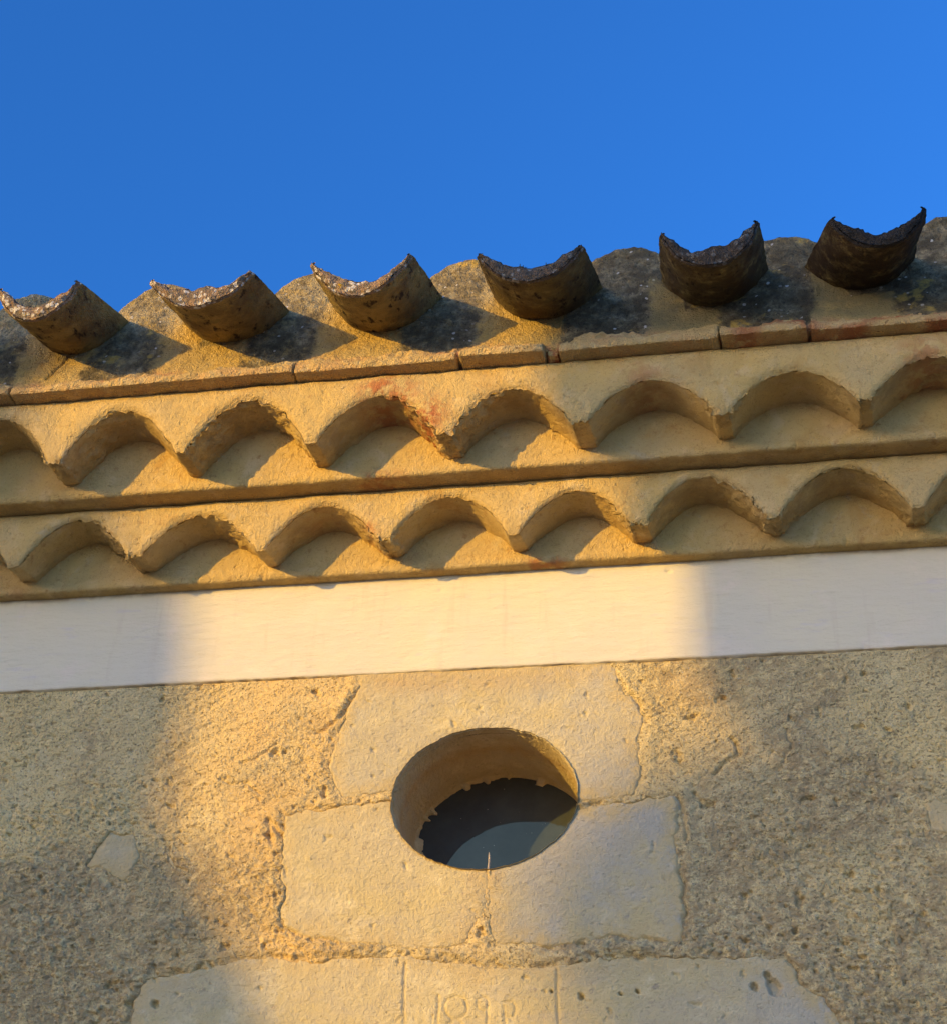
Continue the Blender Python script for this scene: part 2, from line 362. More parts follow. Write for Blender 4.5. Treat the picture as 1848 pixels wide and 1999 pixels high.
STONES = [('stone_block', upper, 'pale block over the round window, smooth with a worn right corner'),
          ('stone_block', left_b, 'large pale block left of and under the window, sunlit'),
          ('stone_block', right_b, 'large grey pale block right of and under the window'),
          ('lintel', lintel, 'long pale lintel stone with carved numerals'),
          ('field_stone', sm1, 'small smooth stone showing in the render'), ('field_stone', sm2, None), ('field_stone', sm3, None)]

# ---- rough lime render
fx = axis(-6, -1.60, .42, 6, .0017); fz = axis(GZ-.05, .72, 1.328, 1.50, .0017, .05)
X, Z = np.meshgrid(fx, fz, indexing='ij'); O0 = X*0
fine = sstep(-1.9, -1.6, X)*(1-sstep(.42, .6, X))*sstep(.6, .74, Z)
low = fbm(X, O0, Z, 4, 3, 1); 
rough_m = np.clip(sstep(1.30, 1.0, Z)*.9 + .45 + low*1.1, .25, 1.4)        # coarser lower down
jg = 1-.85*np.exp(-((X+.512)**2/.010+(Z-.935)**2/.0045))
rm2 = np.clip(rough_m*(.45+.75*sstep(-.25, .35, fbm(X, O0, Z, 9, 3, 45))), .12, 1.1)*jg
# rotated coordinates for trowel sweeps
a = .45; Xr, Zr = X*math.cos(a)+Z*math.sin(a), -X*math.sin(a)+Z*math.cos(a)
h = .0036*low + .0050*rm2*fbm(X*.8, O0, Z*1.2, 24, 3, 47)*fine + .0030*fbm(Xr*.5, O0, Zr*1.9, 34, 4, 5)*(1.25-.3*rough_m)*jg + .0046*rm2*fbm(X*.70, O0, Z*1.35, 58, 4, 9, .70)*fine + .0040*fine*rm2*(np.abs(noise(X*75, O0, Z*130, 18))-.2) + .0018*rm2*fine*noise(X*170, O0, Z*190, 19)
pn = noise(X*85, O0, Z*85, 21) + .45*noise(X*170, O0, Z*170, 22); h -= .0045*sstep(.50, .85, pn)*fine*np.clip(rough_m, .5, 1.2)
pn2 = noise(X*36, O0, Z*36, 25); h -= .008*sstep(.52, .78, pn2+.25*noise(X*120, O0, Z*120, 26))*fine
for P, dp, w in [([(703, 1345), (690, 1372), (672, 1394), (640, 1420), (618, 1432)], .006, .003), ([(560, 1640), (522, 1600), (530, 1640)], .007, .004),
                 ([(1425, 1440), (1440, 1470), (1410, 1490), (1395, 1510)], .006, .003), ([(1530, 1420), (1545, 1450), (1520, 1500), (1480, 1530)], .003, .002),
                 ([(1340, 1640), (1330, 1580), (1322, 1560)], .005, .003), ([(540, 1450), (500, 1480), (470, 1490)], .004, .002), ([(428, 1520), (450, 1530), (480, 1525), (505, 1550)], .004, .002)]:
    d = line_d(X+.004*noise(X*60, O0, Z*60, 3), Z+.004*noise(X*60, O0, Z*60, 4), PX(P)); h -= dp*np.exp(-(d/w)**2)
SD = []
wob = .0105*fbm(X, O0, Z, 38, 4, 33, .62)
for nm, P, lb in STONES:
    sd_ = poly_sd(X, Z, P)+wob; SD.append(sd_)
    h = np.where(sd_ < 0, np.minimum(h, h*0 - .016*sstep(0, -.008, sd_) + .0025), h)
    h -= (.0042 if nm != 'field_stone' else .0)*np.exp(-((sd_-.001)/.0035)**2)*(1-np.exp(-((X+.512)**2/.0016+(Z-.95)**2/.01)))*(1-.8*np.exp(-((X+.70)**2/.012+(Z-1.17)**2/.02)))*sstep(-.1, .5, fbm(X, O0, Z, 14, 2, 44)+.15)
    h += (.0022 if nm != 'field_stone' else -.001)*np.exp(-((sd_-.012)/.009)**2)*(sd_ > 0)
h -= .02*sstep(1.3245, 1.3275, Z)
wall_y = D - h
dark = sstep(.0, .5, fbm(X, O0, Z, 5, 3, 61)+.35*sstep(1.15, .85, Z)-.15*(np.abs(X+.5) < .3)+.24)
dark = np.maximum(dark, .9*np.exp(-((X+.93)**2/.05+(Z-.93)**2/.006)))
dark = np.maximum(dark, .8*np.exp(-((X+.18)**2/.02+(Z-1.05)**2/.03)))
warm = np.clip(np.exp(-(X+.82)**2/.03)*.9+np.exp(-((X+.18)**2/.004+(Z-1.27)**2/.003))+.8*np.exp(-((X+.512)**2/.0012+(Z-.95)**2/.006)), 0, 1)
orr, th = oval_r(X, Z), oval_th(X, Z); ed = hole_edge(th); near = np.abs(orr-ed) < .75*.0017/OB
sc_ = np.where(near, ed/np.maximum(orr, 1e-6), 1.0); wall_y = wall_y+.003*np.exp(-np.clip(orr-ed, 0, 9)*OB/.004)
keep = (orr > ed) | near
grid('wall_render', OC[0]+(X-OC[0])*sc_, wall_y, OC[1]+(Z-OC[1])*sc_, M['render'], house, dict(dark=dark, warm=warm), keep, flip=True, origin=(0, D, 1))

# ---- stones
def carve(X, Z):
    g = X*0
    def cut(P, w, dp):
        nonlocal g
        q = PX(P); d = line_d(X+.0012*noise(X*90, X*0, Z*90, 2), Z+.0012*noise(X*90, X*0, Z*90, 6), q)
        g = np.maximum(g, 1.25*dp*np.exp(-(d/(w*1.15))**2))
    Zs = lambda x, y: ((850+x*650/1848)*.80946, (2220+y*650/1848)*.80946)
    cut([Zs(362, 290), Zs(352, 460), Zs(352, 720), Zs(350, 1300)], .0013, .0030)
    cut([Zs(1398, 330), Zs(1400, 560), Zs(1410, 720), Zs(1415, 1300)], .0016, .0026)
    cut([Zs(590, 515), Zs(582, 720), Zs(580, 1000)], .0012, .0028)                     # 1
    ring = lambda cx, cy, rx, ry, t0, t1, n=26: [Zs(cx+rx*math.cos(t), cy+ry*math.sin(t)) for t in np.linspace(t0, t1, n)]
    cut(ring(706, 597, 80, 76, -2.0, 4.0), .0012, .0024)                              # 8: big upper loop, smaller lower loop
    cut(ring(706, 770, 66, 84, -2.5, 3.8), .0012, .0022)
    cut(ring(893, 572, 38, 46, .2, 6.0), .0012, .0022); cut([Zs(931, 545), Zs(925, 640), Zs(915, 860)], .0012, .0024)   # 9
    cut(ring(1070, 610, 45, 55, -1.9, 2.4), .0012, .0022); cut([Zs(1035, 590), Zs(1046, 690), Zs(1048, 860)], .0011, .0024)  # 6-like mark
    cut([Zs(548, 650), Zs(540, 720)], .0012, .002); cut([Zs(1030, 560), Zs(1090, 545), Zs(1110, 570)], .001, .0015)
    cut([Zs(340, 655), Zs(290, 700)], .0012, .002)
    return g
for si, (nm, P, lb) in enumerate(STONES):
    P = np.array(P); lo = P.min(0)-.012; hi = P.max(0)+.012; st = .0019 if si < 4 else .002
    if si == 3: lo[1] = max(lo[1], .55)
    if si == 0: hi[1] = 1.3275
    xs = np.arange(lo[0], hi[0]+st, st); zs = np.arange(lo[1], hi[1]+st, st)
    X, Z = np.meshgrid(xs, zs, indexing='ij'); O0 = X*0
    sd_ = poly_sd(X, Z, P)+.0105*fbm(X, O0, Z, 38, 4, 33, .62)
    a = .5; Xr, Zr = X*math.cos(a)+Z*math.sin(a), -X*math.sin(a)+Z*math.cos(a)
    h = .0010+.0022*fbm(X, O0, Z, 7, 3, 70+si)+.0012*fbm(X, O0, Z, 45, 4, 80+si, .6)+.0007*fbm(Xr*.5, O0, Zr*2, 90, 2, 90)
    h -= .0035*sstep(.62, .8, noise(X*50, O0, Z*50, 12)+.3*noise(X*150, O0, Z*150, 13))
    if si > 3: h -= .0015+.004*noise(X*25, O0, Z*25, 19)
    jz = 1-.8*np.exp(-((X+.512)**2/.0008+(Z-.97)**2/.006)); h -= (1-(1-jz)*1.2)*.010*sstep(-.006, .004, sd_)**1.5*(1 if si != 0 else sstep(1.325, 1.29, Z))
    h -= .0018*sstep(-.02, -.002, sd_)*(noise(X*40, O0, Z*40, 14)+.3)
    if si == 3:
        h -= carve(X, Z)
        for cx, cy, r in [(1472, 1928, .007), (1508, 1925, .011), (1496, 1905, .006), (1134, 1945, .006), (303, 1960, .007), (1075, 1935, .003), (1243, 1935, .003), (1210, 1940, .003)]:
            q = unp(cx, cy); d = np.hypot((X-q[0])+.3*(Z-q[1]), (Z-q[1])*.9)*(1+.5*noise(X*110, O0, Z*110, 15)); h -= .011*sstep(r, r*.45, d)
    if si == 1: q = unp(606, 1675); h += .002*np.exp(-((X-q[0])**2+(Z-q[1])**2)/.006**2)
    orr = oval_r(X, Z); th = oval_th(X, Z)
    edge = hole_edge(th)
    near = np.abs(orr-edge) < .75*st/OB
    sc_ = np.where(near, edge/np.maximum(orr, 1e-6), 1.0)
    X2 = OC[0]+(X-OC[0])*sc_; Z2 = OC[1]+(Z-OC[1])*sc_
    h -= .003*np.exp(-np.clip(orr-edge, 0, 9)*OB/.004)
    keep = (orr > edge-.9*st/OB) & (sd_ < .009) & ((orr > edge) | near)
    # smoothness toward the hole
    gr = np.clip(X*0+(.55 if si in (0, 2) else .05)+(.5*sstep(-.5, -.35, X) if si in (0, 2) else 0)+(sstep(-.3, .05, X)+sstep(-.95, -1.1, X) if si == 3 else 0), 0, 1)
    if si > 3: gr = gr*0+.2
    q = unp(946, 1710); q2 = unp(940, 1840)
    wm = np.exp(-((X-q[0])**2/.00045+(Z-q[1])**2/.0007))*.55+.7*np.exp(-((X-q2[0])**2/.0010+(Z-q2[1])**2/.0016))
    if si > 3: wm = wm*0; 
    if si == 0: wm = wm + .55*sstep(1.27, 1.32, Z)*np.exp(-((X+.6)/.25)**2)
    eg = sstep(-.036, -.003, sd_+.010*noise(X*25, O0, Z*25, 91))
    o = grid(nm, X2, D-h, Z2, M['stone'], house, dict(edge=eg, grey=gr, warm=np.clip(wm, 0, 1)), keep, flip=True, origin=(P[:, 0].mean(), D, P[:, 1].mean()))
    if lb: o['label'] = lb

# ---- window reveal, pane, spike
T = .1768
th = np.linspace(0, 2*np.pi, 361); v = np.concatenate([np.linspace(-.003, .02, 12), np.linspace(.023, T, 60)])
TH, V_ = np.meshgrid(th, v, indexing='ij')
ct, sn = np.cos(TH), np.sin(TH)
base_edge = hole_edge(np.where(TH > np.pi, TH-2*np.pi, TH))
base_edge[-1] = base_edge[0]
lipf = np.exp(-V_/.02)
nx, nz = ct*3, sn*3
rr = 1.006+(base_edge-1)*lipf + .010*fbm(nx, V_*14, nz, 1, 3, 51)+.006*fbm(nx*4, V_*60, nz*4, 1, 3, 52) \
    + .018*sstep(.055, .072, V_)*(1-.6*sstep(.08, .17, V_)) - .010*np.exp(-((V_-.068)/.006)**2)
cr = np.exp(-((TH-3.42-(V_*0.9))/.035)**2)*sstep(.0, .03, V_); rr += .05*cr       # joint between blocks, low left
rag = noise(TH*5, 0*TH, 0*TH, 55)+.4*noise(TH*19, 0*TH, 0*TH, 56); rr -= sstep(T-.012, T, V_)*(.02+.055*np.clip(rag, 0, 1)+.07*sstep(.22, .40, noise(TH*9, 0*TH, 0*TH, 57)))
rr[-1] = rr[0]
Xr = OC[0]+OA*rr*ct; Zr = OC[1]+OB*rr*sn
wm = .25+.5*np.exp(-((V_-.075)/.02)**2)
win = mesh_obj('window_reveal', np.stack([Xr, D+V_, Zr], -1).reshape(-1, 3), gq(*Xr.shape), M['stone'], house, dict(grey=wm*0, warm=wm*.8, edge=wm*0), origin=(OC[0], D, OC[1]))
win['label'] = 'deep oval opening cut through the stone, sunlit on its right cheek'
px, pz = np.meshgrid(np.linspace(-.72, -.30, 30), np.linspace(.97, 1.26, 24), indexing='ij')
grid('window_pane', px, D+T-.0015+px*0, pz, M['glass'], win, flip=True, origin=(OC[0], D+T, OC[1]))
# spike standing on the sill
q = unp(956, 1697, -.02); a0 = np.linspace(0, 2*np.pi, 10, endpoint=False); hs = np.array([0, .004, .016, .024, .029, .0315]); rd = np.array([.0019, .0017, .0016, .0014, .0009, .0002])
VV = np.stack([(q[0]+rd[:, None]*np.cos(a0)+.0012*np.sin(hs*90)[:, None]).ravel(), (D+.006+rd[:, None]*np.sin(a0)).ravel(), np.repeat(OC[1]-OB-.003+hs, 10)], -1)
tag(mesh_obj('spike', VV, gq(6, 10, True), M['wood'], None, origin=(q[0], D+.006, OC[1]-OB)), 'thin pale pointed spike standing on the sill of the oval window', 'spike')

# ---- cream plaster band
bx = axis(-6, -1.6, .42, 6, .004); bz = np.concatenate([np.linspace(1.3235, 1.327, 4), np.arange(1.330, 1.50, .003)])
X, Z = np.meshgrid(bx, bz, indexing='ij'); O0 = X*0
h = .0040+.0022*fbm(X*.7, O0, Z*1.6, 12, 4, 101)+.0008*fbm(X*.4, O0, Z*2.2, 50, 3, 103)
h -= .0022*sstep(.66, .76, noise(X*45, O0, Z*70, 104))
q = unp(1303, 1118); h -= .006*sstep(.0035, .0015, np.hypot(X-q[0], Z-q[1]))
e = sstep(1.327, 1.3235, Z); h -= .010*e**2
Z = Z+e*.0030*(noise(X*30, O0, O0, 105)+.8*noise(X*110, O0, O0, 106))
grid('plaster_band', X, D-h, Z, M['band'], house, dict(edge=.9*np.exp(-((Z-1.494)/.006)**2)+.8*np.exp(-((Z-1.3245)/.0028)**2)), flip=True, origin=(0, D, 1.41))

# ---- ledges (thin slab + the infill that rises behind the arches)
XL, XR = -2.7, 1.7
def ledge(zb, o_s, ztop, seed):
    prof = [(-.03, zb), (-.01, zb), (.25*o_s, zb), (.6*o_s, zb)] if zb < 1.55 else [(.06, zb), (.09, zb), (.098, zb), (.106, zb), (.115, zb), (.121, zb)]
    prof += [(o_s-.006, zb), (o_s-.003, zb+.0006), (o_s-.001, zb+.002), (o_s, zb+.004), (o_s+.0006, zb+.007), (o_s+.001, zb+.010), (o_s, zb+.014)]
    for t in np.linspace(.04, 1, 34): prof.append((o_s-.001+.003*t, zb+.014+t*(ztop-zb-.014)))
    pr = np.array(prof); xs = np.arange(XL, XR, .003)
    X, K = np.meshgrid(xs, np.arange(len(pr)), indexing='ij')
    O = pr[K, 0]; Z = pr[K, 1]; Y0 = X*0
    ed = np.exp(-((Z-zb)/.010)**2)
    wav = .0022*noise(X*5, Y0, Y0, seed)+.0012*noise(X*22, Y0, Y0, seed+1)
    O = O+(.0016*fbm(X, O, Z, 28, 4, seed+2)+.0012*fbm(X, O, Z, 110, 2, seed+3)) * (O > .001)+wav*(O > o_s*.5)*ed
    Z = Z+(.0012*noise(X*6, Y0, Y0, seed+4)+.0009*fbm(X, O, Z*0, 45, 3, seed+5))*ed
    for k in range(9):                                      # butt joints in the slab edge
        xc = XL+.35+k*.47+.06*math.sin(k*7+seed); O = O-.007*np.exp(-((X-xc-.1*(Z-zb)-.002*noise(Z*200, X*0, X*0, k))/.0020)**2)*ed*(O > o_s*.5)
    gr = sstep(zb+.004, zb, Z)*.35+.2*sstep(.3, .8, noise(X*14, Y0, Z*30, seed+7))  # underside toned darker, plus scattered dirt
    return grid('ledge', X, D-O, Z, M['lime'], house, dict(red=.75*ed*sstep(.25, .6, noise(X*7, Y0, Y0, seed+8)), grime_shade=gr), flip=True, origin=(0, D, zb))
l1 = ledge(1.494, .0255, 1.600, 200); l1['label'] = 'lowest thin ochre ledge, just above the cream band'
l2 = ledge(1.604, .1316, 1.735, 220); l2['label'] = 'middle thin ochre ledge between the two rows of arches'

# ---- rows of tile arches
def arch_row(peaks, zsp, ztop, oF, oB, seed, reds, lab, rise):
    pk = list(peaks); p = .21
    while pk[0][0] > XL: pk.insert(0, (pk[0][0]-p, peaks[0][1]))
    while pk[-1][0] < XR: pk.append((pk[-1][0]+p, peaks[-1][1]))
    n = 50; bxs = []; bzs = []; aid = []; rng = np.random.RandomState(seed)
    for i in range(1, len(pk)-1):
        xc, zp = pk[i]; L = (pk[i-1][0]+xc)/2; Rr = (pk[i+1][0]+xc)/2
        pwL = .0105+.002*math.sin(i*5+seed); pwR = .0105+.002*math.sin((i+1)*5+seed)
        x0, x1 = L+pwL, Rr-pwR; zl = zsp+.003*math.sin(i*3+seed)
        s = -np.cos(np.linspace(0, np.pi, n))
        s = np.sign(s)*np.abs(s)**.93
        xx = np.where(s < 0, xc+s*(xc-x0), xc+s*(x1-xc)); k = .92+.12*rng.rand()
        zz = zl+(zp-zl)*(1-np.abs(s)**2.05)**k
        fl = np.linspace(-pwL, pwL, 9)[:-1]
        bxs += list(L+fl[1:]); bzs += list(zl+0*fl[1:]-.0015*(1-(fl[1:]/pwL)**2)); aid += [-1]*7
        bxs += list(xx); bzs += list(zz); aid += [i]*n
    bx = np.array(bxs); bz = np.array(bzs); aid = np.array(aid)
    nF, nE, nS = 34, 6, 24
    rows = []
    # face rows from top to lower edge; top x follows bottom x relaxed toward even spacing
    xt = np.linspace(bx[0], bx[-1], len(bx)); xt = .75*bx+.25*xt
    for v in np.linspace(0, 1, nF):
        w = v**.9; O = oF+.004*math.sin(v*3.1)-.003*(1-v)
        rows.append((xt*(1-w)+bx*w, O+0*bx, ztop*(1-w)+bz*w, 0*bx+v, 0*bx))
    # outward normal of the lower curve in (x,z)
    tx = np.gradient(bx); tz = np.gradient(bz); ln = np.hypot(tx, tz); nxv, nzv = -tz/ln, tx/ln   # points up into masonry
    r = .005
    for v in np.linspace(0, 1, nE+1)[1:]:
        an = v*np.pi/2; rows.append((bx+nxv*r*(1-math.cos(0))*0 + nxv*r*0, oF-r*math.sin(an)*1.0+0*bx, bz+0*nzv+0*v, 1+0*bx, 0*bx+v))
    for v in np.linspace(0, 1, nS+1)[1:]:
        O = oF-r-(oF-r-oB)*v
        rows.append((bx-nxv*.004*v, O+0*bx, bz-nzv*.004*v, 1+0*bx, 1+v+0*bx))
    zlo = bz.min(); wsp = np.clip(1-(bz-zsp)/.05, 0, 1)
    rows = [(q[0], q[1], q[2]+np.clip(q[4]-1, 0, 1)*wsp*rise, q[3], q[4]) for q in rows]
    X = np.array([q[0] for q in rows]).T; O = np.array([q[1] for q in rows]).T; Z = np.array([q[2] for q in rows]).T
    VF = np.array([q[3] for q in rows]).T; VS = np.array([q[4] for q in rows]).T
    # smooth the crease
    face = VS == 0
    edge_d = np.where(face, (Z-bz[:, None]), 0)
    e1 = np.exp(-(edge_d/.010)**2)
    NX = np.where(face, 0, nxv[:, None]); NZ = np.where(face, 0, nzv[:, None])
    near_e = face & (edge_d < .008)
    O = O-np.where(face, .0045*np.exp(-(edge_d/.005)), 0)-.004*np.exp(-((ztop-Z)/.0022)**2)*face
    d1 = .0034*fbm(X, O, Z, 16, 3, seed+1)+.0016*fbm(X, O, Z, 60, 3, seed+2)
    rough = np.clip(sstep(.1, .6, noise(X*9, O*9, Z*9, seed+8)+.35), .25, 1)
    d2 = rough*(.0062*fbm(X, O, Z, 70, 3, seed+3, .65)+.0046*fbm(X, O, Z, 150, 2, seed+6))
    O = O+np.where(face, d1+e1*d2*1.1, d2*.6*np.clip(2-VS, 0, 1))
    k = np.where(face, np.exp(-(edge_d/.004)**2)*.8, 1)
    dd = (d2*1.5+.003*fbm(X, O, Z, 20, 2, seed+5))*k
    X = X+np.where(face, np.tile(nxv[:, None], (1, X.shape[1])), NX)*dd; Z = Z+np.where(face, np.tile(nzv[:, None], (1, X.shape[1])), NZ)*dd
    ztw = np.where(VF < .02, 1, 0)
    red = X*0
    for xr, zr, ra, am in reds: red = np.maximum(red, am*np.exp(-((X-xr)**2+(Z-zr)**2)/ra**2))
    gr = np.clip(np.where(face, .25*e1, .12+.60*np.clip(1-np.abs(VS-1.25), 0, 1)*sstep(.0, .4, noise(X*8, O*8, Z*8, seed+9)+.2)), 0, 1)  # soffit dirt with the arch shadow painted in
    gr = np.maximum(gr*.7, .2*sstep(.03, 0, ztop-Z)*face)  # also toned darker just below the slab above
    nv = X.shape[1]; q = gq(*X.shape).reshape(X.shape[0]-1, nv-1, 4)
    V = np.stack([X, D-O, Z], -1).reshape(-1, 3); mk = dict(red=red, grime_shade=gr)
    js = nF+nE-1
    row = None
    sel_pend = np.ones(X.shape[0]-1, bool)
    for i in range(len(sel_pend)): sel_pend[i] = not (aid[i] >= 0 and aid[i] == aid[i+1])
    Q = np.concatenate([q[:, :js].reshape(-1, 4), q[sel_pend][:, js:].reshape(-1, 4)])
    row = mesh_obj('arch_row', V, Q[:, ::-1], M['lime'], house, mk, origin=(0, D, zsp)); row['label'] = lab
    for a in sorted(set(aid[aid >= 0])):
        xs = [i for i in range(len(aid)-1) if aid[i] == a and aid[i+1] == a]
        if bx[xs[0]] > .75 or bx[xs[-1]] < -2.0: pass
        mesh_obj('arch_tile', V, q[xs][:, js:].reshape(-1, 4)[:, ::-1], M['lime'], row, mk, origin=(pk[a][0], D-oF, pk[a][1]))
    return row
arch_row([(-1.39, 1.582), (-1.185, 1.584), (-.972, 1.577), (-.769, 1.579), (-.566, 1.582), (-.366, 1.577), (-.179, 1.585), (.037, 1.585), (.247, 1.586)],
         1.5075, 1.6045, .098, .012, 301, [(-.78, 1.55, .03, .5), (-.70, 1.53, .02, .8)], 'lower row of plastered tile arches', .019)
arch_row([(-1.50, 1.714), (-1.295, 1.714), (-1.088, 1.713), (-.872, 1.714), (-.662, 1.704), (-.453, 1.697), (-.240, 1.694), (-.029, 1.690), (.18, 1.696), (.39, 1.70)],
         1.624, 1.7455, .212, .118, 331, [(-.66, 1.715, .035, 1.0), (-.585, 1.66, .03, 1.3), (-.63, 1.70, .03, .9), (-.25, 1.70, .03, .5), (.17, 1.70, .04, .6)], 'upper row of plastered tile arches, one with red tile showing', .013)
# backing of the cornice so nothing is hollow
def rbox(name, c, s, r, n, mat, parent, seed=0, amp=.002, masks=None, warp=None, origin=None):
    nx, ny, nz = n; faces = []; Vs = []; off = 0
    def add(A, B, f, na, nb, flip):
        nonlocal off
        a, b = np.meshgrid(np.linspace(-1, 1, na), np.linspace(-1, 1, nb), indexing='ij')
        P = np.zeros(a.shape+(3,)); P[..., A] = a; P[..., B] = b; P[..., 3-A-B] = f
        q = gq(na, nb)+off; faces.append(q[:, ::-1] if flip else q); Vs.append(P.reshape(-1, 3)); off += na*nb
    add(1, 2, 1, ny, nz, False); add(1, 2, -1, ny, nz, True); add(0, 2, 1, nx, nz, True); add(0, 2, -1, nx, nz, False); add(0, 1, 1, nx, ny, False); add(0, 1, -1, nx, ny, True)
    P = np.concatenate(Vs)*np.array(s)/2; inner = np.array(s)/2-r; cl = np.clip(P, -inner, inner); dv = P-cl; ln = np.linalg.norm(dv, axis=1)[:, None]
    N = np.where(ln > 1e-9, dv/np.maximum(ln, 1e-9), 0); P = cl+N*r+np.array(c)
    d = amp*fbm(P[:, 0], P[:, 1], P[:, 2], 30, 3, seed)+amp*.7*fbm(P[:, 0], P[:, 1], P[:, 2], 110, 3, seed+3)
    P = P+N*d[:, None]
    if warp: P = warp(P)
    mk = {k: f(P) for k, f in (masks or {}).items()}
    return mesh_obj(name, P, np.concatenate(faces), mat, parent, mk, origin=origin if origin is not None else c)
rbox('wall_core', (-.5, D+.38, .06), (9, .34, 3.4), .01, (3, 3, 3), M['dark'], house)
rbox('eaves_core', (-.5, D+.00, 1.70), (4.2, .16, .16), .01, (3, 3, 3), M['dark'], house)

# ---- thin bricks along the top
bnds = [-2.7, -2.38, -2.02, -1.63, -1.28, unp(573, 728, .23)[0], unp(893, 706, .23)[0], unp(1063, 692, .23)[0], unp(1088, 690, .23)[0], unp(1403, 666, .23)[0], unp(1579, 652, .23)[0], .36, .70, 1.05, 1.4, 1.7]
gaps = [.001]*5+[.0012, .006, .003, .002, .003, .0045]+[.003]*5
for i in range(len(bnds)-1):
    x0 = bnds[i]+gaps[i]*.5; x1 = bnds[i+1]-gaps[i+1]*.5; w = x1-x0; small = w < .05
    o_f = .2375-(.012 if small else 0)+.004*math.sin(i*2.3); zt = 1.777+.004*math.sin(i*4.1)
    def warp(P, x0=x0, x1=x1, i=i, o_f=o_f, zt=zt):
        P = P.copy(); O = D-P[:, 1]; z = P[:, 2]; X = P[:, 0]
        # chipped, sloping upper front edge; undulating lower edge
        t = sstep(1.754+.003*noise(X*30, X*0, X*0, 71), zt, z)*sstep(o_f-.05, o_f-.004, O)
        O2 = O-t*(.013+.008*noise(X*18, X*0, X*0, 70+i)+.008*np.abs(noise(X*60, z*60, X*0, 77)))-.003*np.abs(noise(X*45, z*90, X*0, 76))
        z2 = z+t*.008*noise(X*22, X*0, O*40, 78)+.0012*noise(X*9, X*0, X*0, 79)
        P[:, 1] = D-O2; P[:, 2] = z2
        return P
    b = rbox('brick', ((x0+x1)/2, D-(.10+o_f)/2, (1.7447+zt)/2), (w, o_f-.10, zt-1.7447), 0.004, (max(6, int(w/.0025)), 14, 24), M['brick'], house, 400+i*3, .0036,
             dict(red=lambda P, s=small, i=i: np.clip((1.0 if s else 0)+(.9 if i in (9, 10) else .0)*sstep(-.1, .5, noise(P[:, 0]*14, P[:, 2]*0, P[:, 2]*30, 88)), 0, 1)), warp)
    if small: b['label'] = 'broken red brick end between two longer bricks'

# ---- canal tiles, cover tiles, mortar bed
SL = math.tan(math.radians(17))
